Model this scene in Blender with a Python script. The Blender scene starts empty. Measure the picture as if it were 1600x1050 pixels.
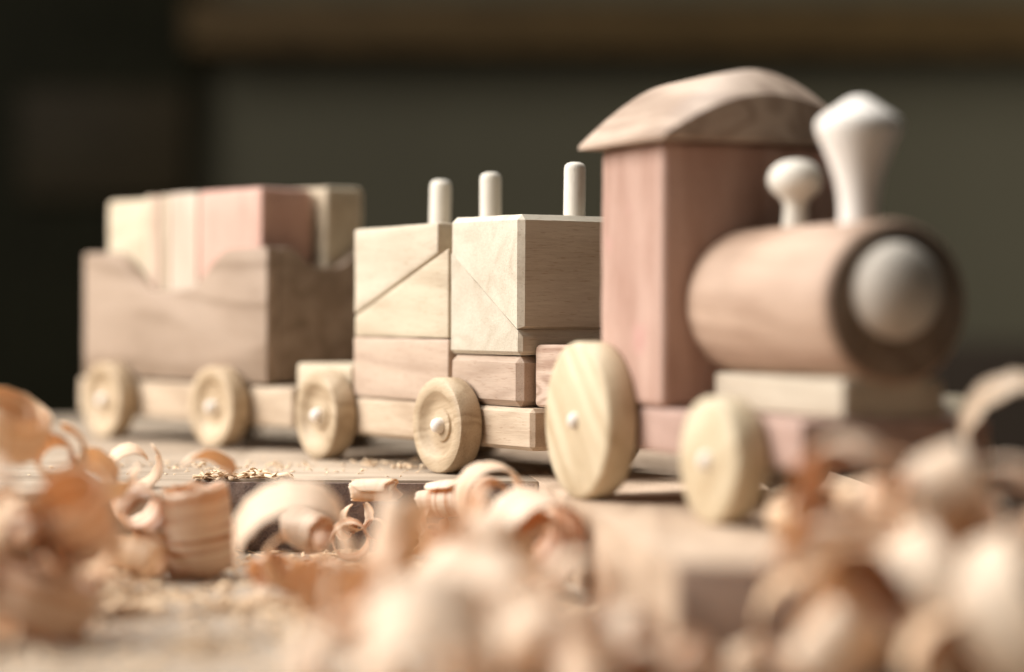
import bpy, bmesh, math, random
from mathutils import Vector, Matrix, noise as mn

S = bpy.context.scene
C = S.collection
CM = 0.01

# ------------------------------------------------------------------ camera
cam_d = bpy.data.cameras.new('camera')
cam = bpy.data.objects.new('camera', cam_d)
C.objects.link(cam)
cam.location = (0, 0, 5.641 * CM)
cam.rotation_euler = (Matrix.Rotation(math.radians(90 - 0.54), 4, 'X') @ Matrix.Rotation(math.radians(0.30), 4, 'Z')).to_euler()
cam_d.sensor_width = 22.3
cam_d.lens = 50.0
cam_d.clip_start = 0.01
cam_d.clip_end = 50
cam_d.dof.use_dof = True
cam_d.dof.focus_distance = 0.785
cam_d.dof.aperture_fstop = 2.3
S.camera = cam

# ------------------------------------------------------------------ world and lamps
W = bpy.data.worlds.new('World')
S.world = W
W.use_nodes = True
bg = W.node_tree.nodes['Background']
bg.inputs[0].default_value = (0.92, 0.88, 0.78, 1)
bg.inputs[1].default_value = 0.066

def area(name, loc, target, sx, sy, power, col):
    d = bpy.data.lights.new(name, 'AREA')
    d.shape = 'RECTANGLE'
    d.size, d.size_y = sx * CM, sy * CM
    d.energy = power
    d.color = col
    o = bpy.data.objects.new(name, d)
    C.objects.link(o)
    o.location = Vector(loc) * CM
    o.rotation_euler = (Vector(target) - Vector(loc)).to_track_quat('-Z', 'Y').to_euler()
    return o

area('window_light', (-150, 58, 100), (0, 80, 3), 130, 115, 62, (1.0, 0.982, 0.955))
area('ceiling_light', (-30, 118, 140), (0, 60, 0), 110, 55, 22, (1.0, 0.98, 0.95))
area('wall_light', (190, 210, 40), (125, 300, 14), 40, 40, 20, (1.0, 0.95, 0.86))  # added unseen lamp, brightens the right of the back wall

S.view_settings.view_transform = 'Standard'
S.view_settings.look = 'None'
S.view_settings.exposure = 0.22
S.view_settings.gamma = 1.0
S.view_settings.use_curve_mapping = False
S.render.engine = 'CYCLES'
S.cycles.use_denoising = True
S.cycles.max_bounces = 10
S.cycles.diffuse_bounces = 6
S.cycles.transmission_bounces = 6

# ------------------------------------------------------------------ materials
def _nt(name):
    m = bpy.data.materials.new(name)
    m.use_nodes = True
    nt = m.node_tree
    return m, nt, nt.nodes, nt.links, nt.nodes['Principled BSDF']

def _math(N, L, op, a, b):
    n = N.new('ShaderNodeMath'); n.operation = op
    for k, v in enumerate((a, b)):
        if isinstance(v, (int, float)): n.inputs[k].default_value = v
        else: L.new(v, n.inputs[k])
    return n.outputs[0]

def wood(name, light, dark, axis='X', ring=2.2, contrast=0.6, rough=0.55, fibre=0.5, bump=0.25, spots=None, distort=1.4, spec=0.3, gain=0.72, pores=0.5):
    """Procedural planed wood, grain along one local axis; sizes in cm."""
    light = tuple(c * gain for c in light); dark = tuple(c * gain * 0.82 for c in dark)
    m, nt, N, L, P = _nt(name)
    tc = N.new('ShaderNodeTexCoord')
    oi = N.new('ShaderNodeObjectInfo')
    off = N.new('ShaderNodeVectorMath'); off.operation = 'SCALE'
    cmb = N.new('ShaderNodeCombineXYZ')
    for k, f in enumerate((37.0, 11.0, 23.0)):
        L.new(_math(N, L, 'MULTIPLY', oi.outputs['Random'], f), cmb.inputs[k])
    sc = N.new('ShaderNodeVectorMath'); sc.operation = 'SCALE'; sc.inputs['Scale'].default_value = 100
    L.new(tc.outputs['Object'], sc.inputs[0])
    add = N.new('ShaderNodeVectorMath'); add.operation = 'ADD'
    L.new(sc.outputs[0], add.inputs[0]); L.new(cmb.outputs[0], add.inputs[1])
    def mapped(along, across):
        mp = N.new('ShaderNodeMapping')
        v = [across] * 3; v['XYZ'.index(axis)] = along
        mp.inputs['Scale'].default_value = v
        L.new(add.outputs[0], mp.inputs[0])
        return mp.outputs[0]
    n1 = N.new('ShaderNodeTexNoise'); n1.inputs['Scale'].default_value = 1; n1.inputs['Detail'].default_value = 2
    n1.inputs['Distortion'].default_value = distort * 0.4
    L.new(mapped(0.07, 0.42), n1.inputs['Vector'])
    rings = _math(N, L, 'SINE', _math(N, L, 'MULTIPLY', n1.outputs[0], 26.0 * ring / 2.2), 0.0)
    rings = _math(N, L, 'ADD', _math(N, L, 'MULTIPLY', rings, 0.5), 0.5)
    rings = _math(N, L, 'POWER', rings, 1.8)
    n2 = N.new('ShaderNodeTexNoise'); n2.inputs['Scale'].default_value = 1; n2.inputs['Detail'].default_value = 4; n2.inputs['Roughness'].default_value = 0.65
    L.new(mapped(0.9, 14.0), n2.inputs['Vector'])
    n3 = N.new('ShaderNodeTexNoise'); n3.inputs['Scale'].default_value = 1; n3.inputs['Detail'].default_value = 3
    L.new(mapped(0.25, 0.5), n3.inputs['Vector'])
    f = _math(N, L, 'MULTIPLY', rings, 0.55 * contrast)
    f = _math(N, L, 'ADD', f, _math(N, L, 'MULTIPLY', _math(N, L, 'SUBTRACT', n2.outputs[0], 0.42), 1.6 * fibre))
    f = _math(N, L, 'ADD', f, _math(N, L, 'MULTIPLY', _math(N, L, 'SUBTRACT', n3.outputs[0], 0.45), 1.3))
    mix = N.new('ShaderNodeMix'); mix.data_type = 'RGBA'; mix.clamp_factor = True
    L.new(f, mix.inputs[0])
    mix.inputs[6].default_value = (*light, 1); mix.inputs[7].default_value = (*dark, 1)
    col = mix.outputs[2]
    if spots:
        n4 = N.new('ShaderNodeTexNoise'); n4.inputs['Scale'].default_value = spots[0]; n4.inputs['Detail'].default_value = 1
        L.new(add.outputs[0], n4.inputs['Vector'])
        r = N.new('ShaderNodeValToRGB'); r.color_ramp.elements[0].position = 0.66; r.color_ramp.elements[1].position = 0.74
        L.new(n4.outputs[0], r.inputs[0])
        mx = N.new('ShaderNodeMix'); mx.data_type = 'RGBA'
        L.new(r.outputs[0], mx.inputs[0]); L.new(col, mx.inputs[6]); mx.inputs[7].default_value = (*spots[1], 1)
        col = mx.outputs[2]
    if pores:                                          # short dark pores along the grain
        n5 = N.new('ShaderNodeTexNoise'); n5.inputs['Scale'].default_value = 1; n5.inputs['Detail'].default_value = 2
        L.new(mapped(2.2, 24.0), n5.inputs['Vector'])
        r = N.new('ShaderNodeValToRGB'); r.color_ramp.elements[0].position = 0.60; r.color_ramp.elements[1].position = 0.72
        L.new(n5.outputs[0], r.inputs[0])
        mx = N.new('ShaderNodeMix'); mx.data_type = 'RGBA'; mx.blend_type = 'MULTIPLY'
        L.new(_math(N, L, 'MULTIPLY', r.outputs[0], pores), mx.inputs[0]); L.new(col, mx.inputs[6]); mx.inputs[7].default_value = (0.55, 0.42, 0.32, 1)
        col = mx.outputs[2]
    tone = N.new('ShaderNodeHueSaturation')
    L.new(_math(N, L, 'ADD', _math(N, L, 'MULTIPLY', oi.outputs['Random'], 0.18), 0.90), tone.inputs['Value'])
    L.new(col, tone.inputs['Color']); col = tone.outputs[0]
    L.new(col, P.inputs['Base Color'])
    P.inputs['Roughness'].default_value = rough
    P.inputs['Specular IOR Level'].default_value = spec
    b = N.new('ShaderNodeBump'); b.inputs['Strength'].default_value = bump; b.inputs['Distance'].default_value = 0.0003
    L.new(n2.outputs[0], b.inputs['Height']); L.new(b.outputs[0], P.inputs['Normal'])
    return m

def shaving_mat(name, light, dark, trans_col, trans=0.38, stripes=7.0, hard=4.2):
    m, nt, N, L, P = _nt(name)
    uv = N.new('ShaderNodeUVMap'); uv.uv_map = 'UVMap'
    oi = N.new('ShaderNodeObjectInfo')
    cmb = N.new('ShaderNodeCombineXYZ')
    for k, f in enumerate((53.0, 29.0, 0)):
        L.new(_math(N, L, 'MULTIPLY', oi.outputs['Random'], f), cmb.inputs[k])
    add = N.new('ShaderNodeVectorMath'); add.operation = 'ADD'
    L.new(uv.outputs[0], add.inputs[0]); L.new(cmb.outputs[0], add.inputs[1])
    def tex(sx, sy, det, dist=0):
        mp = N.new('ShaderNodeMapping'); mp.inputs['Scale'].default_value = (sx, sy, 1)
        L.new(add.outputs[0], mp.inputs[0])
        n = N.new('ShaderNodeTexNoise'); n.inputs['Scale'].default_value = 1; n.inputs['Detail'].default_value = det
        n.inputs['Distortion'].default_value = dist
        L.new(mp.outputs[0], n.inputs['Vector'])
        return n.outputs[0]
    a = tex(0.12, stripes * 0.5, 3, 0.3)
    fine = tex(1.0, 26, 3)
    crink = tex(9, 1.6, 3)
    f = _math(N, L, 'MULTIPLY', _math(N, L, 'SUBTRACT', a, 0.45), hard)
    f = _math(N, L, 'ADD', f, _math(N, L, 'MULTIPLY', _math(N, L, 'SUBTRACT', fine, 0.5), 1.0))
    mix = N.new('ShaderNodeMix'); mix.data_type = 'RGBA'; mix.clamp_factor = True
    L.new(f, mix.inputs[0]); mix.inputs[6].default_value = (*light, 1); mix.inputs[7].default_value = (*dark, 1)
    L.new(mix.outputs[2], P.inputs['Base Color'])
    P.inputs['Roughness'].default_value = 0.5
    P.inputs['Specular IOR Level'].default_value = 0.4
    h = _math(N, L, 'ADD', _math(N, L, 'MULTIPLY', fine, 0.6), crink)
    b = N.new('ShaderNodeBump'); b.inputs['Strength'].default_value = 0.5; b.inputs['Distance'].default_value = 0.0004
    L.new(h, b.inputs['Height']); L.new(b.outputs[0], P.inputs['Normal'])
    t = N.new('ShaderNodeBsdfTranslucent'); t.inputs[0].default_value = (*trans_col, 1)
    L.new(b.outputs[0], t.inputs['Normal'])
    ms = N.new('ShaderNodeMixShader'); ms.inputs[0].default_value = trans
    L.new(P.outputs[0], ms.inputs[1]); L.new(t.outputs[0], ms.inputs[2])
    L.new(ms.outputs[0], N['Material Output'].inputs['Surface'])
    return m

def plain(name, col, var=0.25, scale=4.0, rough=0.8, spec=0.1):
    m, nt, N, L, P = _nt(name)
    tc = N.new('ShaderNodeTexCoord')
    n = N.new('ShaderNodeTexNoise'); n.inputs['Scale'].default_value = scale; n.inputs['Detail'].default_value = 4
    L.new(tc.outputs['Object'], n.inputs['Vector'])
    mix = N.new('ShaderNodeMix'); mix.data_type = 'RGBA'
    L.new(n.outputs[0], mix.inputs[0])
    mix.inputs[6].default_value = (*[c * (1 - var) for c in col], 1)
    mix.inputs[7].default_value = (*[min(1, c * (1 + var)) for c in col], 1)
    L.new(mix.outputs[2], P.inputs['Base Color'])
    P.inputs['Roughness'].default_value = rough
    P.inputs['Specular IOR Level'].default_value = spec
    return m

M = {
    'cream':   wood('cream_wood', (0.80, 0.68, 0.50), (0.66, 0.50, 0.34), 'X', contrast=0.7, fibre=0.45),
    'palecut': wood('pale_wood', (0.76, 0.65, 0.50), (0.63, 0.50, 0.36), 'X', contrast=0.5, fibre=0.5, bump=0.35, distort=2.5),
    'palev':   wood('pale_block_wood', (0.77, 0.69, 0.55), (0.62, 0.50, 0.36), 'Y', contrast=0.55, fibre=0.7, bump=0.5),
    'beige':   wood('beige_wood', (0.72, 0.55, 0.42), (0.56, 0.39, 0.28), 'X', contrast=0.7, fibre=0.5),
    'pink':    wood('pink_wood', (0.74, 0.49, 0.39), (0.60, 0.34, 0.25), 'Z', contrast=0.9, fibre=0.4, spots=(0.55, (0.52, 0.30, 0.25))),
    'pinkb':   wood('pink_block_wood', (0.80, 0.50, 0.40), (0.68, 0.38, 0.29), 'Z', contrast=0.5, fibre=0.4),
    'pinkx':   wood('pinkish_wood', (0.64, 0.43, 0.35), (0.48, 0.30, 0.23), 'X', contrast=0.5, fibre=0.4),
    'redgrain': wood('red_grained_wood', (0.70, 0.52, 0.40), (0.46, 0.28, 0.19), 'X', ring=12, contrast=1.2, fibre=0.6, bump=0.6, distort=0.2),
    'brown':   wood('brownish_wood', (0.50, 0.37, 0.275), (0.37, 0.255, 0.17), 'X', contrast=1.1, fibre=0.45),
    'endgrain': wood('boiler_end_wood', (0.34, 0.25, 0.18), (0.22, 0.15, 0.10), 'X', contrast=1.2, fibre=0.6, ring=3),  # end grain, darkened further to paint in shade on the boiler front
    'sawn':    wood('sawn_end_wood', (0.32, 0.22, 0.17), (0.17, 0.11, 0.09), 'Y', contrast=1.0, fibre=1.2, bump=1.0),  # shade of the board end painted into the wood colour
    'sawnb':   wood('brown_sawn_end_wood', (0.50, 0.36, 0.28), (0.36, 0.24, 0.18), 'Y', contrast=1.0, fibre=0.9, bump=0.8),  # browner end wood, front-face shade put into the colour
    'boiler':  wood('boiler_wood', (0.70, 0.49, 0.36), (0.54, 0.34, 0.23), 'X', contrast=0.8, fibre=0.4, distort=2.5),
    'roof':    wood('roof_wood', (0.62, 0.47, 0.36), (0.42, 0.29, 0.21), 'X', contrast=1.2, fibre=0.4, ring=3),
    'wheel':   wood('wheel_wood', (0.75, 0.58, 0.39), (0.56, 0.39, 0.23), 'Z', contrast=0.9, fibre=0.7, bump=0.5, ring=3),
    'wheelp':  wood('pale_wheel_wood', (0.86, 0.73, 0.51), (0.72, 0.54, 0.33), 'Z', contrast=0.9, fibre=0.6, bump=0.3, ring=3),
    'peg':     wood('white_wood', (0.84, 0.78, 0.68), (0.72, 0.63, 0.50), 'Z', contrast=0.2, fibre=0.5, bump=0.5, rough=0.6, spec=0.15, gain=0.92, pores=0.3),
    'turned':  wood('turned_white_wood', (0.84, 0.78, 0.71), (0.76, 0.67, 0.58), 'Z', contrast=0.4, fibre=0.35, bump=0.2, rough=0.62, spec=0.12, gain=0.96, pores=0.2),
    'slat':    wood('tan_slat_wood', (0.76, 0.62, 0.46), (0.64, 0.48, 0.33), 'Z'),
    'slatb':   wood('reddish_slat_wood', (0.74, 0.54, 0.42), (0.60, 0.40, 0.29), 'Z'),
    'slatp':   wood('pale_upright_wood', (0.77, 0.62, 0.49), (0.66, 0.50, 0.38), 'Z'),
    'knob':    wood('knob_wood', (0.74, 0.67, 0.58), (0.58, 0.50, 0.42), 'X', contrast=0.5, fibre=0.4, bump=0.2, rough=0.85, spec=0.0, gain=0.9, pores=0.3),
    'chassis': wood('chassis_wood', (0.74, 0.58, 0.42), (0.58, 0.41, 0.27), 'X', contrast=0.7, fibre=0.6, bump=0.4),
    'plank':   wood('plank_wood', (0.60, 0.48, 0.36), (0.42, 0.31, 0.22), 'X', contrast=0.9, fibre=0.6, bump=0.5, spots=(0.5, (0.40, 0.30, 0.22))),
    'plank_y': wood('peach_plank_wood', (0.66, 0.49, 0.35), (0.52, 0.36, 0.24), 'Y', contrast=0.8, fibre=0.5, bump=0.4),
    'table':   wood('table_wood', (0.60, 0.49, 0.38), (0.45, 0.35, 0.26), 'X', contrast=0.6, fibre=0.5, bump=0.4),
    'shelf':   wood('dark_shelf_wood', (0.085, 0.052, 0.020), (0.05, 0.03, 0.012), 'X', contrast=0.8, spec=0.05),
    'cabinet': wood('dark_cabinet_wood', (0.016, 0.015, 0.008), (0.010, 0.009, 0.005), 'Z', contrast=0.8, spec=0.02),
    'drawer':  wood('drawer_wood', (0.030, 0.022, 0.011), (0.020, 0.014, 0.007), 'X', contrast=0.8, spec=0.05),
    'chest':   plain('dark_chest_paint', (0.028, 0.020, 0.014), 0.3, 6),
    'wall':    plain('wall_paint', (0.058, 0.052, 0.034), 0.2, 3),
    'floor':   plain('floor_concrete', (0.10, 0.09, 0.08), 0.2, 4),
    'shav':    shaving_mat('pine_shaving', (0.84, 0.72, 0.56), (0.76, 0.56, 0.37), (0.92, 0.60, 0.30), 0.32),
    'shav2':   shaving_mat('amber_shaving', (0.82, 0.63, 0.43), (0.70, 0.46, 0.25), (0.92, 0.60, 0.32), 0.26),
    'shav3':   shaving_mat('striped_shaving', (0.88, 0.75, 0.58), (0.60, 0.33, 0.18), (0.92, 0.54, 0.22), 0.28, stripes=8.0, hard=7.0),
    'chip':    plain('sawdust_wood', (0.74, 0.56, 0.38), 0.25, 300),
}

# ------------------------------------------------------------------ helpers (all lengths in cm)
def link(name, bm, mat, parent=None, smooth_angle=35):
    me = bpy.data.meshes.new(name)
    for v in bm.verts: v.co *= CM
    bmesh.ops.recalc_face_normals(bm, faces=bm.faces)
    for f in bm.faces: f.smooth = True
    bm.to_mesh(me); bm.free()
    me.materials.append(mat)
    me.set_sharp_from_angle(angle=math.radians(smooth_angle))
    o = bpy.data.objects.new(name, me)
    C.objects.link(o)
    if parent: o.parent = parent
    return o

def tag(o, label, cat, group=None):
    o['label'] = label; o['category'] = cat
    if group: o['group'] = group
    return o

def structure(o):
    o['kind'] = 'structure'; return o

def thing(name, label, cat, loc=(0, 0, 0), rz=0, group=None):
    o = bpy.data.objects.new(name, None)
    o.empty_display_size = 0.01
    C.objects.link(o)
    o.location = Vector(loc) * CM; o.rotation_euler = (0, 0, rz)
    return tag(o, label, cat, group)

def jitter(bm, amt, seed, scale=0.6):
    for v in bm.verts:
        v.co += mn.noise_vector(v.co * scale + Vector((seed * 7.1, seed * 3.3, seed))) * amt

def prism(poly, t0, t1, bev=0.12, seg=2, sharp=()):
    """(s, z) outline pushed from t0 to t1 along local y, edges bevelled."""
    bm = bmesh.new()
    a = [bm.verts.new((s, t0, z)) for s, z in poly]
    b = [bm.verts.new((s, t1, z)) for s, z in poly]
    n = len(poly)
    bm.faces.new(a); bm.faces.new(b[::-1])
    for i in range(n):
        bm.faces.new((a[i], b[i], b[(i + 1) % n], a[(i + 1) % n]))
    bmesh.ops.recalc_face_normals(bm, faces=bm.faces)
    if bev:
        keep = set()
        for i in sharp:                                # outline side i stays crisp where two blocks meet
            j = (i + 1) % n
            keep |= {frozenset((a[i], a[j])), frozenset((b[i], b[j]))}
        ed = [e for e in bm.edges if len(e.link_faces) == 2 and e.calc_face_angle(0) > 0.5 and frozenset(e.verts) not in keep]
        bmesh.ops.bevel(bm, geom=ed, offset=bev, segments=seg, profile=0.6, affect='EDGES', clamp_overlap=True)
    return bm

def box(s0, s1, t0, t1, z0, z1, bev=0.12, seg=2):
    return prism([(s0, z0), (s1, z0), (s1, z1), (s0, z1)], t0, t1, bev, seg)

def lathe(profile, axis='Z', seg=64, centre=(0, 0, 0)):
    """profile of (radius, height) pairs turned round an axis."""
    bm = bmesh.new()
    rings = []
    c = Vector(centre)
    def pt(r, h, a):
        x, y = r * math.cos(a), r * math.sin(a)
        return c + (Vector((x, y, h)) if axis == 'Z' else Vector((x, h, y)) if axis == 'Y' else Vector((h, x, y)))
    for r, h in profile:
        if r < 1e-5: rings.append([bm.verts.new(pt(0, h, 0))])
        else: rings.append([bm.verts.new(pt(r, h, 2 * math.pi * k / seg)) for k in range(seg)])
    for p, q in zip(rings, rings[1:]):
        for k in range(seg):
            j = (k + 1) % seg
            if len(p) == 1: bm.faces.new((p[0], q[k], q[j]))
            elif len(q) == 1: bm.faces.new((p[k], p[j], q[0]))
            else: bm.faces.new((p[k], p[j], q[j], q[k]))
    return bm

def plank(poly, z0, z1, bev=0.03, rough=0.0, seed=0):
    bm = bmesh.new()
    a = [bm.verts.new((x, y, z0)) for x, y in poly]
    b = [bm.verts.new((x, y, z1)) for x, y in poly]
    n = len(poly)
    bm.faces.new(a); bm.faces.new(b)
    for i in range(n): bm.faces.new((a[i], b[i], b[(i + 1) % n], a[(i + 1) % n]))
    bmesh.ops.recalc_face_normals(bm, faces=bm.faces)
    bmesh.ops.bevel(bm, geom=[e for e in bm.edges], offset=bev, segments=2, profile=0.5, affect='EDGES')
    return bm

wear_tex = bpy.data.textures.new('hand_wear', 'CLOUDS')
wear_tex.noise_scale = 0.011; wear_tex.noise_depth = 2
def wear(o, amt=0.05, levels=3):
    m = o.modifiers.new('fine_faces', 'SUBSURF'); m.subdivision_type = 'SIMPLE'; m.levels = m.render_levels = levels
    d = o.modifiers.new('uneven', 'DISPLACE'); d.texture = wear_tex; d.texture_coords = 'GLOBAL'; d.strength = amt * CM; d.mid_level = 0.5
    return o

# ------------------------------------------------------------------ the setting
TZ = -2.45
structure(link('floor', box(-250, 250, -40, 320, -81, -80, 0), M['floor']))
structure(link('table_top', box(-150, 16, 36, 124, TZ - 4, TZ, 0.3), M['table']))
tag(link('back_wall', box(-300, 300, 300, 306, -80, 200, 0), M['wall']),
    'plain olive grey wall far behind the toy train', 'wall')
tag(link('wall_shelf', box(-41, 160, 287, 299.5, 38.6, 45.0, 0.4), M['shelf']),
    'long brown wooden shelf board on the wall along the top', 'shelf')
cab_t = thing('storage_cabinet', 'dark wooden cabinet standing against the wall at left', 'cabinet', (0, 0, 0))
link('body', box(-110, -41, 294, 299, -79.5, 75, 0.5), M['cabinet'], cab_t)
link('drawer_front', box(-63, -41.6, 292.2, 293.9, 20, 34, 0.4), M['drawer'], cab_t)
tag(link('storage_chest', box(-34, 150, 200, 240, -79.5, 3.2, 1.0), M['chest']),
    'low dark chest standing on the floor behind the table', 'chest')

tag(link('plank', plank([(-60, 71), (-10.63, 71.5), (-10.63, 123), (-60, 123)], TZ, 0), M['plank']),
    'pale board under the rear wagon at the left of the board row', 'board')
pa = tag(link('plank', plank([(-10.6, 78), (0.90, 77.7), (-4.08, 123), (-10.6, 123)], TZ, 0), M['plank']),
    'board with a dark end grain edge under the middle wagon', 'board')
link('sawn_end', box(-10.55, 0.8, 77.62, 78.05, TZ + 0.05, -0.10, 0.03), M['sawn'], pa)  # added slab, coloured dark for the shaded end face
pb = tag(link('plank', plank([(3.75, 52.2), (13.4, 51.4), (9.5, 123), (-4.05, 123)], TZ, 0), M['plank_y']),
    'peach coloured board with a brown end face under the locomotive', 'board')
end = link('sawn_end', box(3.82, 13.3, -0.06, 0.06, TZ + 0.05, -0.08, 0.03), M['sawnb'], pb)  # added slab carrying the end face's shade in its colour
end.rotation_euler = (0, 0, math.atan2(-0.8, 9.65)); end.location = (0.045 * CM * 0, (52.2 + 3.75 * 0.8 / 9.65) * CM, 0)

# ------------------------------------------------------------------ wheels
def wagon_wheel(parent, s, t, R, flip=False):
    e = 0.95
    prof = [(0, 0.20), (0.50, 0.20), (0.56, 0.22), (0.60, 0.30), (0.80, 0.30), (1.05, 0.22), (1.18, 0.06), (1.26, 0.0),
            (R - 0.16, 0.0), (R - 0.05, 0.05), (R, 0.16), (R, e - 0.12), (R - 0.10, e), (0, e)]
    w = link('wheel', lathe(prof, 'Y'), M['wheel'], parent, 40)
    w.location = Vector((s, t, R)) * CM
    pin = link('axle_pin', lathe([(0, -0.16), (0.12, -0.14), (0.22, -0.06), (0.27, 0.06), (0.28, 0.3), (0, 0.3)], 'Y', 32), M['turned'], w, 60)
    w.rotation_euler = (0, s * 1.7 + R + t, math.pi if flip else 0)
    return w

def loco_wheel(parent, s, t, R, flip=False):
    e = 1.0
    prof = [(0, 0), (R - 0.14, 0.0), (R - 0.04, 0.05), (R, 0.14), (R, e - 0.12), (R - 0.10, e), (0, e)]
    w = link('wheel', lathe(prof, 'Y', 80), M['wheelp'], parent, 40)
    w.location = Vector((s, t, R)) * CM
    link('axle_pin', lathe([(0, -0.22), (0.12, -0.20), (0.22, -0.12), (0.25, 0.0), (0.25, 0.2), (0, 0.2)], 'Y', 32), M['turned'], w, 60)
    w.rotation_euler = (0, s * 1.7 + R + t, math.pi if flip else 0)
    return w

def axle(parent, s, t0, t1, z, r=0.25):
    link('axle', lathe([(0, t0), (r, t0), (r, t1), (0, t1)], 'Y', 24, (s, 0, z)), M['peg'], parent)

GW = 'wagons of the wooden toy train'
# ------------------------------------------------------------------ rear wagon
RW = thing('toy_wagon', 'open box wagon with scooped wooden sides at the rear of the train', 'toy wagon', (-18.413, 102.699, 0), -math.radians(50.05), GW)
wear(link('chassis', box(-3.9, 13.5, 1.1, 7.0, 1.0, 2.62, 0.15), M['chassis'], RW))
for s in (0, 9.035):
    wagon_wheel(RW, s, 0, 1.7); wagon_wheel(RW, s, 8.1, 1.7, True); axle(RW, s, 0.5, 7.6, 1.7)
def scoop_profile(a0, a1, z0, z1, c, half, depth, n=28):
    pts = [(a0, z0), (a1, z0), (a1, z1)]
    for k in range(n + 1):
        u = 1 - 2 * k / n
        k2 = min(1, max(0, (abs(u) - 0.28) / 0.72))
        pts.append((c + u * half, z1 - depth * (1 - k2 * k2 * (3 - 2 * k2)) - 0.10 * depth * math.cos(u * math.pi / 2)))
    pts.append((a0, z1))
    return pts
side = scoop_profile(-3.29, 11.77, 2.73, 8.35, 4.1, 4.9, 1.6)
for t0 in (1.0, 6.5):
    link('side_panel', prism(side, t0, t0 + 0.6, 0.1, 2), M['brown'], RW)
endp = scoop_profile(1.62, 6.48, 2.75, 8.35, 4.05, 1.9, 0.7)
for s0, s1 in ((-3.27, -2.67), (11.15, 11.75)):
    bm = prism(endp, s0, s1, 0.08, 2)
    # the end outline lies in (t, z): swap the two horizontal axes
    for v in bm.verts: v.co = Vector((v.co.y, v.co.x, v.co.z))
    link('end_panel', bm, M['brown'], RW)
link('floor_board', box(-2.65, 11.13, 1.62, 6.48, 2.75, 3.2, 0.05), M['brown'], RW)

def block(parent_car, bm, mat, label, group='loose building blocks'):
    o = link('building_block', bm, mat)
    o.location = parent_car.location; o.rotation_euler = parent_car.rotation_euler
    wear(o)
    return tag(o, label, 'toy block', group)

GB = 'blocks standing in the rear wagon'
block(RW, box(-2.4, 1.0, 1.72, 3.9, 3.22, 10.75, 0.2), M['cream'], 'cream block standing at the back left of the box wagon', GB)
block(RW, box(1.08, 1.60, 1.70, 4.4, 3.22, 10.85, 0.06), M['slat'], 'thin tan slat beside the cream block in the box wagon', GB)
block(RW, box(1.66, 2.22, 1.66, 4.4, 3.22, 10.80, 0.06), M['slatb'], 'reddish slat in the middle of the three slats in the box wagon', GB)
block(RW, box(2.28, 2.92, 1.70, 4.4, 3.22, 10.86, 0.06), M['slat'], 'thin pale slat beside the pale upright block in the box wagon', GB)
block(RW, box(3.0, 5.35, 1.68, 4.2, 3.22, 10.9, 0.14), M['slatp'], 'pale upright block left of the pink block in the box wagon', GB)
block(RW, box(5.5, 10.35, 1.65, 4.25, 3.22, 10.9, 0.18), M['pinkb'], 'pink block standing at the front of the box wagon', GB)
block(RW, box(8.2, 11.1, 4.45, 6.4, 3.22, 11.0, 0.2), M['cream'], 'olive cream block in the far front corner of the box wagon', GB)

# ------------------------------------------------------------------ middle wagon
MW = thing('toy_wagon', 'flat wagon with three upright pegs carrying stacked blocks', 'toy wagon', (-7.605, 88.63, 0), -math.radians(57.02), GW)
wear(link('chassis', box(-3.3, 13.7, 1.0, 7.0, 1.0, 2.44, 0.14, 1), M['chassis'], MW))
for s in (0, 9.035):
    wagon_wheel(MW, s, 0, 1.7); wagon_wheel(MW, s, 8.0, 1.7, True); axle(MW, s, 0.5, 7.5, 1.7)
for s, h, r in ((2.72, 10.82, 0.41), (6.29, 10.93, 0.40), (11.83, 11.02, 0.385)):
    pg = link('peg', lathe([(0, 2.45 - h), (r, 2.45 - h), (r, -0.26 - 0.1 * (r - 0.385) * 20), (r * 0.93, -0.13), (r * 0.72, -0.05), (r * 0.4, -0.01), (0, 0)], 'Z', 40), M['peg'], MW, 50)
    pg.location = (s * CM, 4.0 * CM, h * CM); pg.rotation_euler = ((r - 0.395) * 1.2, (0.40 - r) * 1.5, s)
GM = 'blocks stacked on the peg wagon'
block(MW, box(-3.4, 1.05, 1.0, 7.0, 2.47, 3.65, 0.14), M['cream'], 'low flat block lying over the rear wheel of the peg wagon', GM)
block(MW, box(1.25, 8.22, 1.0, 7.0, 2.47, 4.74, 0.10), M['beige'], 'long beige block under the slanted cream pair on the peg wagon', GM)
block(MW, prism([(1.3, 4.77), (8.17, 4.77), (8.17, 8.02), (1.3, 5.55)], 1.02, 6.98, 0.09), M['cream'], 'cream wedge block with slanted top under the sloping upper wedge', GM)
block(MW, prism([(1.27, 5.63), (7.45, 7.85), (7.45, 8.94), (1.27, 8.86)], 1.0, 7.0, 0.10), M['palecut'], 'slanted wedge block on top of the rear stack, brown end showing', GM)
block(MW, box(8.3, 12.85, 1.02, 6.9, 2.47, 4.2, 0.22, 1), M['beige'], 'short beige block with chamfered edges under the front wedge pair', GM)
block(MW, prism([(8.3, 4.24), (12.92, 4.24), (12.92, 5.01), (8.3, 7.88)], 1.0, 7.0, 0.13, 1, (2,)), M['palev'], 'pale lower wedge of the front pair with a thin front lip', GM)
block(MW, prism([(8.3, 7.90), (12.92, 5.03), (12.92, 9.08), (8.3, 9.08)], 1.0, 7.0, 0.20, 1, (0,)), M['palev'], 'pale upper wedge of the front pair, tallest block by the cab', GM)
block(MW, box(12.97, 15.0, 1.55, 6.2, 2.47, 4.62, 0.22, 3), M['redgrain'], 'reddish striped block behind the big locomotive wheel', GM)

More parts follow.
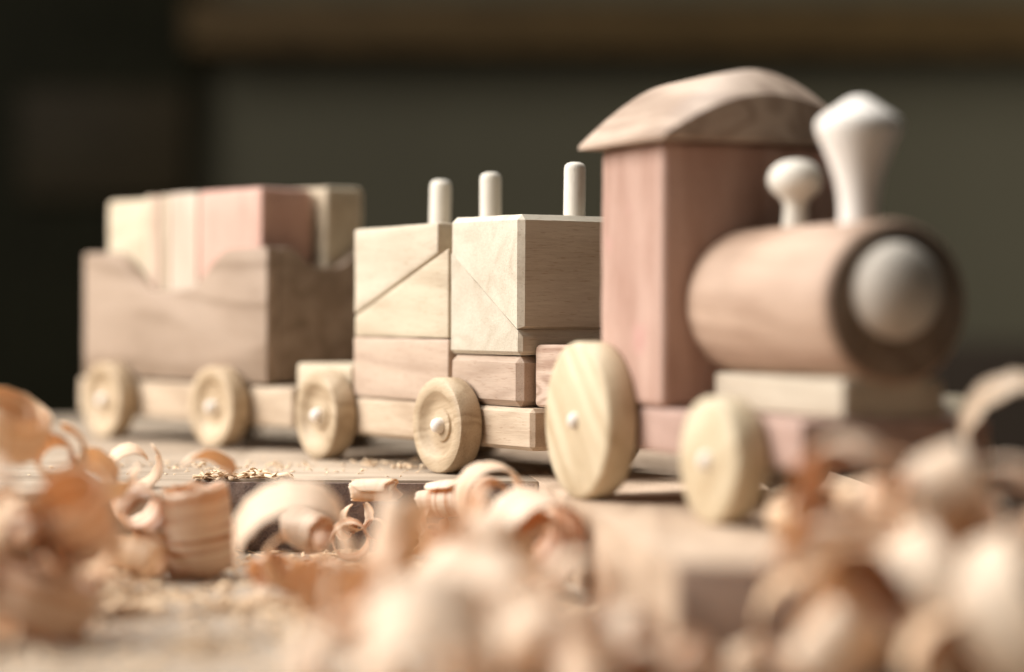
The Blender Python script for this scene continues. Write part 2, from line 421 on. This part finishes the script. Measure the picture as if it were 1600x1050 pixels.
# ------------------------------------------------------------------ locomotive
LO = thing('toy_locomotive', 'wooden toy locomotive with pink cab, round boiler and white chimney', 'toy locomotive', (1.929, 69.994, 0), -math.radians(67.81))
wear(link('chassis', box(-2.6, 12.0, 1.12, 6.88, 1.62, 2.93, 0.15), M['pinkx'], LO))
for s, R in ((0, 2.41), (8.81, 1.722)):
    loco_wheel(LO, s, 0, R); loco_wheel(LO, s, 8.0, R, True); axle(LO, s, 0.5, 7.5, R)
wear(link('cab', box(-0.44, 3.93, 1.0, 7.0, 2.95, 10.70, 0.28, 4), M['pink'], LO), 0.07)
# arched roof: circle segment across t, front and back edges rounded off
def roof_bm():
    bm = bmesh.new()
    t0, t1, zb, rise = 0.42, 7.58, 10.72, 2.22
    n = 40
    def arc(sc, s):
        pts = []
        for k in range(n + 1):
            u = -1 + 2 * k / n
            pts.append((s, 4.0 + u * (t1 - t0) / 2 * sc[0], zb + 0.12 + (rise - 0.12) * sc[1] * (math.cos(u * 1.32) - math.cos(1.32)) / (1 - math.cos(1.32))))
        return pts
    rows = []
    for s, sc in ((-0.85, (0.99, 0.90)), (-0.75, (0.998, 0.97)), (-0.55, (1, 1)), (1, (1, 1)), (2.6, (1, 1)), (3.9, (1, 0.985)), (4.1, (0.998, 0.955)), (4.85, (0.975, 0.66)), (4.95, (0.97, 0.62)), (5.0, (0.965, 0.60))):
        pts = arc(sc, s)
        low = [(s, p[1], zb) for p in pts]
        rows.append([bm.verts.new(p) for p in pts] + [bm.verts.new(p) for p in low[::-1]])
    m = len(rows[0])
    for a, b in zip(rows, rows[1:]):
        for k in range(m): bm.faces.new((a[k], a[(k + 1) % m], b[(k + 1) % m], b[k]))
    for r in (rows[0], rows[-1]):
        for k in range(n): bm.faces.new((r[k], r[k + 1], r[m - 2 - k], r[m - 1 - k]))
    return bm
link('roof', roof_bm(), M['roof'], LO, 40)
BZ, BR = 5.98, 2.22
link('boiler', lathe([(0, 3.95), (BR - 0.1, 3.95), (BR, 4.05), (BR, 11.7), (BR - 0.06, 11.85), (BR - 0.16, 11.92), (0, 11.92)], 'X', 96, (0, 4.0, BZ)), M['boiler'], LO)
link('boiler_front', lathe([(0, 11.90), (BR - 0.17, 11.90), (BR - 0.17, 11.94), (BR - 0.22, 11.97), (0, 11.97)], 'X', 96, (0, 4.0, BZ)), M['endgrain'], LO)  # thin disc, end grain with front shade painted in
wear(link('boiler_saddle', box(4.5, 11.8, 2.45, 5.55, 2.95, 3.98, 0.1), M['palecut'], LO))
prof = [(0, 11.7), (1.30, 11.7)] + [(1.30 * math.cos(a), 11.95 + 0.95 * math.sin(a)) for a in [math.pi / 2 * k / 14 for k in range(14)]] + [(0, 12.90)]
link('front_knob', lathe(prof, 'X', 64, (0, 3.92, BZ + 0.34)), M['knob'], LO, 60)
link('chimney', lathe([(0, 8.0), (0.54, 8.0), (0.53, 8.3), (0.53, 8.6), (0.57, 9.0), (0.66, 9.4), (0.80, 9.8), (0.96, 10.2), (1.10, 10.5), (1.17, 10.72), (1.17, 10.86),
                       (1.10, 11.0), (0.92, 11.14), (0.72, 11.26), (0.52, 11.40), (0.34, 11.52), (0.18, 11.59), (0, 11.61)], 'Z', 64, (9.94, 4.0, 0)), M['turned'], LO, 60)
link('steam_dome', lathe([(0, 8.0), (0.40, 8.0), (0.36, 8.35), (0.33, 8.65), (0.34, 8.85), (0.46, 9.02), (0.66, 9.18), (0.78, 9.38), (0.80, 9.56), (0.74, 9.76), (0.58, 9.94),
                          (0.36, 10.05), (0.16, 10.09), (0, 10.1)], 'Z', 48, (6.46, 4.0, 0)), M['peg'], LO, 60)

# ------------------------------------------------------------------ wood shavings
def shaving(label, loc, rot, r0, r1, turns, width, pitch=0.0, seed=0, mat='shav', a0=0.0, cup=0.06, wob=0.10, fray=0.05, tail=0.0, group=None, name='wood_shaving'):
    """A planed strip rolled into an open curl round its local z axis (cm)."""
    rnd = random.Random(seed)
    L = 2 * math.pi * turns
    nu = max(24, int(turns * 52)); nv = 10
    sv = Vector((seed * 1.37, seed * 0.71, seed * 2.13))
    bm = bmesh.new(); uvl = bm.loops.layers.uv.new('UVMap')
    grid = []; acc = 0; prev = None
    ph = rnd.random() * 6.28
    for i in range(nu + 1):
        u = i / nu
        a = a0 + L * u
        r = r0 + (r1 - r0) * u
        r *= 1 + wob * mn.noise(Vector((u * turns * 2.3, 0, 0)) + sv) * 1.5
        zc = pitch * u * turns + 0.12 * width * mn.noise(Vector((0, u * turns * 1.6, 3)) + sv)
        c = Vector((r * math.cos(a), r * math.sin(a), zc))
        if tail and u > 1 - tail:                      # last stretch straightens out
            k = (u - (1 - tail)) / tail
            c += Vector((math.cos(a + 1.2), math.sin(a + 1.2), 0)) * (k * k * r1 * 1.3)
        if prev is not None: acc += (c - prev).length
        prev = c
        # width dwindles at both ends
        wd = width * (0.35 + 0.65 * min(1, u * 9) ** 0.6) * (0.45 + 0.55 * min(1, (1 - u) * 7) ** 0.6)
        row = []
        for j in range(nv + 1):
            v = j / nv
            e = 2 * v - 1
            edge = max(0, abs(e) - 0.6) / 0.4
            dz = e * wd / 2 + math.copysign(edge, e) * fray * width * (mn.noise(Vector((acc * 3.1, e * 2, 0)) + sv) + 0.6 * mn.noise(Vector((acc * 9, e, 7)) + sv))
            dr = cup * r * (1 - e * e) + 0.035 * r * mn.noise(Vector((acc * 1.8, e * 1.7, 1)) + sv) + edge * 0.05 * r * mn.noise(Vector((acc * 5, e, 9)) + sv)
            p = c + Vector((math.cos(a) * dr, math.sin(a) * dr, dz))
            row.append((bm.verts.new(p), (acc, (v - 0.5) * width)))
        grid.append(row)
    for i in range(nu):
        for j in range(nv):
            q = (grid[i][j], grid[i + 1][j], grid[i + 1][j + 1], grid[i][j + 1])
            f = bm.faces.new([x[0] for x in q])
            for lp, x in zip(f.loops, q): lp[uvl].uv = x[1]
    o = link(name, bm, M[mat], None, 180)
    md = o.modifiers.new('thickness', 'SOLIDIFY'); md.thickness = 0.028 * CM; md.offset = 0
    o.location = Vector(loc) * CM
    o.rotation_euler = [math.radians(x) for x in rot]
    return tag(o, label, 'wood shaving', group)

P = math.pi
# the curls one can tell apart
shaving('amber ring shaving with inner coils, topping the heap at far left', (-14.6, 66.5, 2.35), (20, 28, 0), 0.45, 1.25, 2.3, 1.25, 0.05, 3, 'shav2', fray=0.04)
shaving('striped upright roll shaving left of the big white arched curl', (-9.62, 70.0, -1.0), (6, -6, 20), 0.5, 1.15, 2.2, 2.6, 0.05, 11, 'shav3', a0=1.0, fray=0.05, wob=0.06)
shaving('small upright tongue shaving tucked into the striped roll', (-9.1, 70.0, 0.35), (65, 10, 35), 0.9, 1.1, 0.33, 0.75, 0, 12, 'shav', a0=0.6)
shaving('small striped curl with glittering frayed edge left of the striped roll', (-11.35, 70.0, -0.3), (112, 0, 35), 0.5, 0.72, 1.4, 1.2, 0.1, 14, 'shav3', a0=P * 0.2, fray=0.12)
shaving('frayed orange scrap shaving lying under the striped curls at left', (-11.25, 69.3, -1.6), (100, 15, 70), 0.35, 0.65, 1.3, 1.6, 0.1, 15, 'shav2', fray=0.16)
shaving('big white arched ribbon shaving with an orange underside', (-5.95, 64.5, -0.75), (118, 0, 12), 1.3, 1.8, 0.62, 1.7, 0.1, 21, 'shav', a0=-0.3, cup=0.02, wob=0.04)
shaving('curved orange ribbon hanging below the white arched shaving', (-6.1, 65.0, -1.45), (70, 25, 10), 0.9, 0.7, 0.6, 1.1, 0.3, 22, 'shav2', a0=2.2)
shaving('small ridged roll shaving lying under the white arch', (-6.3, 71.0, -1.05), (100, 10, 52), 0.35, 0.62, 1.7, 1.3, 0.05, 24, 'shav3', a0=0.4, fray=0.12)
shaving('open hoop shaving with a dark hollow in front of the wagon wheel', (-0.55, 70.0, 0.05), (98, 0, 16), 0.4, 1.15, 1.55, 1.3, 0.08, 31, 'shav', a0=P * 0.1, wob=0.06)
shaving('large layered roll shaving with its spiral end facing the viewer', (0.55, 66.0, -0.9), (105, 0, 36), 0.4, 1.5, 2.4, 1.9, 0.04, 33, 'shav3', a0=0.8, wob=0.06)
shaving('tiny frayed roll lying at the dark board edge', (-4.6, 76.4, -0.25), (88, 0, 75), 0.25, 0.4, 1.5, 1.5, 0.03, 36, 'shav', fray=0.15)
shaving('short ribbed curl lying against the board edge by the wagon wheel', (-2.2, 75.3, -0.5), (84, 5, 60), 0.35, 0.62, 1.4, 1.6, 0.03, 37, 'shav3', fray=0.1)
shaving('tall folded white strip standing left of the front heap', (-3.0, 57.5, -0.35), (8, 14, 70), 0.5, 0.85, 0.6, 2.9, 0.3, 41, 'shav', a0=2.2, cup=0.0, wob=0.15)
shaving('tan twisted strip leaning behind the tall folded strip', (-1.7, 59.5, -0.3), (14, -38, 80), 0.6, 1.0, 0.6, 2.5, 0.4, 42, 'shav3', a0=2.4, cup=0.0, wob=0.15)
shaving('slanting pale strip crossing in front of the tall folded strip', (-1.2, 55.5, -0.5), (20, 52, 60), 0.7, 1.3, 0.55, 2.4, 0.3, 43, 'shav', a0=2.4, cup=0.0, wob=0.12)
shaving('narrow pointed strip at the left foot of the tall folded strip', (-4.3, 57.0, -1.2), (16, -30, 75), 0.4, 0.7, 0.55, 2.0, 0.3, 44, 'shav3', a0=2.3, cup=0.0, wob=0.15)
shaving('pale hooked shaving arching over the right edge of the train front', (13.15, 60.0, 2.7), (118, 0, 6), 1.5, 1.35, 0.66, 1.1, 0.1, 51, 'shav', a0=-0.75, cup=0.02, wob=0.05)
shaving('bright orange curl lying beside the front locomotive wheel', (7.1, 59.0, 0.55), (75, 0, 30), 0.3, 0.55, 1.4, 0.9, 0.1, 52, 'shav2')
shaving('pale ribbon twisting behind the left heap beside the amber ring', (-12.6, 69.2, 0.55), (40, 30, 15), 0.6, 1.0, 1.1, 0.9, 0.7, 61, 'shav', fray=0.1)
shaving('loose looped ribbon on the board left of the small striped curl', (-12.3, 74.0, 0.75), (108, 0, 20), 0.55, 0.9, 1.1, 0.9, 0.35, 62, 'shav', a0=0.3, fray=0.1)
shaving('orange crumpled ribbon on top of the left heap', (-13.4, 68.0, 1.3), (65, 20, -10), 0.4, 0.9, 1.3, 1.1, 0.3, 63, 'shav2')

GR = 'shavings heaped at the front right'
shaving('tan rolled shaving on top of the right heap below the front knob', (7.5, 50.5, 1.9), (96, 10, -25), 0.7, 1.25, 1.5, 1.3, 0.1, 601, 'shav3', a0=1, wob=0.16, fray=0.1, group=GR)
shaving('bright white curl at the top right of the right heap', (9.6, 50.5, 1.9), (60, 30, 60), 0.8, 1.1, 0.8, 1.3, 0.2, 602, 'shav', a0=2.2, cup=0.02, wob=0.15, group=GR)
shaving('orange curl in the middle of the right heap', (8.5, 49.5, 0.8), (98, 0, -20), 0.6, 1.1, 1.4, 1.0, 0.1, 603, 'shav2', a0=2, wob=0.16, fray=0.1, group=GR)
shaving('white upright loop at the left side of the right heap', (6.75, 50.0, 0.35), (35, 30, 80), 0.8, 1.1, 0.9, 1.4, 0.4, 604, 'shav', a0=2.4, cup=0.02, group=GR)
shaving('open curl with a glowing orange hollow low in the right heap', (7.6, 48.5, -0.35), (86, 0, -30), 1.0, 1.4, 1.15, 1.1, 0.1, 605, 'shav2', a0=0.5, cup=0.03, wob=0.14, group=GR)
shaving('tall pale band standing upright in the right heap', (8.9, 48.0, -0.1), (35, 50, 40), 1.4, 1.9, 0.7, 1.1, 0.5, 606, 'shav', a0=2.5, cup=0.02, group=GR)
shaving('broad white ribbon at the bottom right corner of the right heap', (10.4, 47.0, -0.6), (50, 45, 30), 1.6, 2.1, 0.7, 1.6, 0.6, 607, 'shav', a0=2.3, cup=0.02, group=GR)
shaving('white scroll at the foot of the right heap by the brown board end', (6.7, 47.5, -1.2), (30, 25, 40), 0.6, 0.95, 1.1, 1.5, 0.3, 608, 'shav', a0=2, group=GR)
shaving('striped curl at the right picture edge on the right heap', (10.9, 50.0, 1.1), (92, 15, -30), 0.8, 1.3, 1.2, 1.2, 0.1, 609, 'shav3', a0=1, wob=0.15, group=GR)
shaving('orange roll at the bottom of the right heap', (9.0, 46.5, -1.4), (85, 10, 10), 0.6, 1.1, 1.4, 1.2, 0.1, 610, 'shav2', a0=1, wob=0.15, group=GR)
GF = 'shavings heaped at the front centre'
shaving('largest white curl at the crown of the front heap', (-0.5, 49.0, -0.75), (112, -18, 25), 1.1, 1.5, 0.75, 1.7, 0.4, 501, 'shav', a0=-0.35, cup=0.0, wob=0.2, group=GF)
shaving('cream ribbon leaning left of the largest curl in the front heap', (-2.1, 50.5, 0.0), (70, 35, 10), 0.8, 1.2, 1.0, 1.3, 0.3, 502, 'shav3', a0=2.2, wob=0.2, fray=0.1, group=GF)
shaving('tan curl at the left end of the front heap', (-3.7, 51.0, -0.6), (86, 10, -15), 0.6, 0.95, 1.3, 1.2, 0.1, 503, 'shav2', a0=2, wob=0.2, fray=0.1, group=GF)
shaving('small white curl at the right end of the front heap', (1.5, 51.0, -0.35), (92, 10, 10), 0.6, 0.85, 1.0, 1.5, 0.1, 504, 'shav', a0=-0.35, wob=0.2, fray=0.1, group=GF)
shaving('cream ribbon at the bottom of the front heap below its largest curl', (0.5, 46.0, -1.4), (100, 22, 30), 1.0, 1.35, 0.9, 1.4, 0.2, 505, 'shav', a0=-0.35, cup=0.02, wob=0.2, fray=0.1, group=GF)
shaving('tan striped ribbon at the lower left of the front heap', (-2.9, 46.5, -1.4), (95, -15, -5), 0.9, 1.25, 1.0, 1.3, 0.2, 506, 'shav3', a0=-0.35, cup=0.02, wob=0.2, fray=0.1, group=GF)
shaving('orange tipped curl at the lower right of the front heap', (2.3, 48.5, -1.2), (90, 10, 50), 0.4, 0.8, 1.4, 1.5, 0.1, 507, 'shav3', a0=2, wob=0.2, fray=0.1, group=GF)
shaving('flat pale strip low in the middle of the front heap', (-1.4, 46.0, -1.1), (128, 0, 8), 1.2, 1.5, 0.5, 2.0, 0.2, 508, 'shav', a0=0.4, cup=0.02, wob=0.2, fray=0.1, group=GF)
GL = 'shavings heaped at the front left'
shaving('white highlighted curl at the top of the front left heap', (-12.7, 56.2, 1.15), (118, 0, 25), 0.6, 0.95, 1.0, 1.5, 0.1, 701, 'shav', a0=-0.35, group=GL)
shaving('tan ribbon standing at the right side of the front left heap', (-10.6, 56.2, 0.45), (25, -30, 30), 0.7, 1.0, 0.9, 1.6, 0.3, 702, 'shav3', a0=2.6, group=GL)
shaving('orange crumpled curl in the middle of the front left heap', (-12.0, 55.7, 0.2), (80, 10, 40), 0.4, 0.95, 1.5, 1.5, 0.1, 703, 'shav2', a0=1, group=GL)
shaving('wide tan coil at the foot of the front left heap', (-11.4, 55.7, -1.35), (18, 14, 60), 1.1, 1.55, 1.8, 1.2, 0.1, 704, 'shav3', a0=2.3, wob=0.16, fray=0.12, group=GL)
shaving('pale inner ribbon folded into the wide tan coil', (-11.2, 55.800000000000004, -0.35), (50, 30, 0), 0.5, 0.9, 1.0, 1.2, 0.2, 705, 'shav', a0=2, group=GL)
shaving('deep orange curl at the left picture edge of the front left heap', (-13.2, 55.2, -0.6), (95, 0, 60), 0.5, 0.9, 1.4, 1.5, 0.1, 706, 'shav2', a0=2, group=GL)

def heap(n, xs, ys, top, label, group, seed, rr=(0.5, 1.0), mats=('shav', 'shav', 'shav2', 'shav3'), base=TZ):
    rnd = random.Random(seed)
    for k in range(n):
        fx, fy = rnd.random(), rnd.random()
        x = xs[0] + (xs[1] - xs[0]) * fx; y = ys[0] + (ys[1] - ys[0]) * fy
        h = top(fx, fy)
        r = rnd.uniform(*rr)
        z = base + r * 0.6 + max(0, h - base - r * 1.2) * rnd.random()
        shaving(label, (x, y, z), (rnd.uniform(68, 104), rnd.uniform(-35, 35), rnd.uniform(-50, 50)),
                r * rnd.uniform(0.55, 0.9), r, rnd.uniform(0.6, 1.4), rnd.uniform(0.6, 1.15), rnd.uniform(-0.3, 0.5), seed * 100 + k,
                rnd.choice(mats), a0=rnd.uniform(0, 6.28), cup=0.0, wob=0.24, fray=0.12, group=group)

# the curls buried under those
heap(5, (13.2, 15.2), (58.5, 61.5), lambda a, b: 1.3, 'curl under the hooked shaving at the right edge', 'curls under the hooked shaving', 11, (0.6, 1.0))
heap(4, (-1.6, 0.3), (69.2, 71.5), lambda a, b: -0.9, 'small curl under the open hoop shaving', 'curls under the hoop shaving', 12, (0.4, 0.65), ('shav3', 'shav2'))
heap(5, (-7.0, -4.6), (65, 67), lambda a, b: -1.4, 'small curl under the white arched ribbon', 'curls under the white arch', 13, (0.35, 0.55), ('shav2', 'shav3'))
heap(9, (-5.6, -1.2), (74.6, 76.9), lambda a, b: -0.7, 'small pale curl lying along the dark board edge', 'curls along the board edge', 14, (0.35, 0.65), ('shav', 'shav3', 'shav3'))
heap(7, (-4.6, 2.2), (47, 54), lambda a, b: -0.8, 'half buried curl in the body of the front heap', 'curls buried in the front heap', 5, (0.7, 1.3), ('shav', 'shav2', 'shav3'))
heap(14, (6.6, 11.6), (47.5, 53), lambda a, b: 1.6, 'half buried curl in the body of the right heap', 'curls buried in the right heap', 6, (0.7, 1.4), ('shav', 'shav2', 'shav2', 'shav3'))
heap(14, (-13.4, -9.9), (56, 62), lambda a, b: 0.4, 'half buried curl in the body of the front left heap', 'curls buried in the left heap', 7, (0.5, 1.1), ('shav', 'shav', 'shav2', 'shav3'))
heap(8, (-15.5, -12.4), (62.5, 67), lambda a, b: 1.0, 'amber shaving piled beneath the ring shaving at far left', 'shavings under the ring shaving', 8, mats=('shav2', 'shav', 'shav3'))
heap(12, (7.4, 12.2), (52.5, 57), lambda a, b: 1.9, 'tan curl lying on the board behind the right heap', 'curls on the board behind the right heap', 10, (0.6, 1.1), ('shav', 'shav3', 'shav2'), base=0.0)
heap(6, (2.0, 5.6), (45, 51), lambda a, b: -1.0, 'low pale shaving in front of the brown end of the board', 'shavings before the board end', 9, (0.4, 0.7))

# ------------------------------------------------------------------ sawdust and chips
def sawdust(name, n, xs, ys, z, seed, size=(0.04, 0.16), label=None):
    rnd = random.Random(seed)
    spots = [(rnd.uniform(*xs), rnd.uniform(*ys), rnd.uniform(0.3, 1.3), rnd.uniform(0.08, 0.4)) for _ in range(max(5, n // 130))]
    bm = bmesh.new()
    for k in range(n):
        if k % 3:
            c = spots[rnd.randrange(len(spots))]
            d = abs(rnd.gauss(0, 1)); a = rnd.uniform(0, 6.28)
            p = Vector((c[0] + c[2] * d * math.cos(a), c[1] + c[2] * d * math.sin(a), z + rnd.random() * c[3] * math.exp(-d * d) + 0.02))
        else:
            p = Vector((rnd.uniform(*xs), rnd.uniform(*ys), z + rnd.uniform(0.01, 0.10)))
        if not (xs[0] < p.x < xs[1] and ys[0] < p.y < ys[1]): continue
        a, b = rnd.uniform(*size) * 1.6, rnd.uniform(*size) * 0.6
        R = Matrix.Rotation(rnd.uniform(0, 6.28), 3, 'Z') @ Matrix.Rotation(rnd.uniform(-0.7, 0.7), 3, 'X') @ Matrix.Rotation(rnd.uniform(-0.5, 0.5), 3, 'Y')
        bend = rnd.uniform(-0.3, 0.5) * a
        v = [bm.verts.new(p + R @ Vector(c)) for c in ((-a, -b, 0), (0, -b * 1.2, bend), (a, -b * 0.7, 0), (a, b * 0.8, 0), (0, b, bend), (-a, b, 0))]
        bm.faces.new((v[0], v[1], v[4], v[5])); bm.faces.new((v[1], v[2], v[3], v[4]))
    o = link(name, bm, M['chip'], None, 180)
    md = o.modifiers.new('thickness', 'SOLIDIFY'); md.thickness = 0.02 * CM
    o['kind'] = 'stuff'
    o['label'] = label
    o['category'] = 'sawdust'
    return o
sawdust('sawdust', 5200, (-14, 2.8), (50, 77.5), TZ, 1, (0.03, 0.15), label='fine sawdust and chips scattered over the table before the boards')
sawdust('sawdust', 300, (-17, -3), (78.3, 88), 0, 2, (0.015, 0.10), label='sawdust flecks lying on the boards beside the wagon wheels')
sawdust('sawdust', 130, (-10.7, -7.6), (77.75, 79.0), 0, 3, (0.04, 0.22), label='coarse chips and splinters on the corner of the dark ended board')
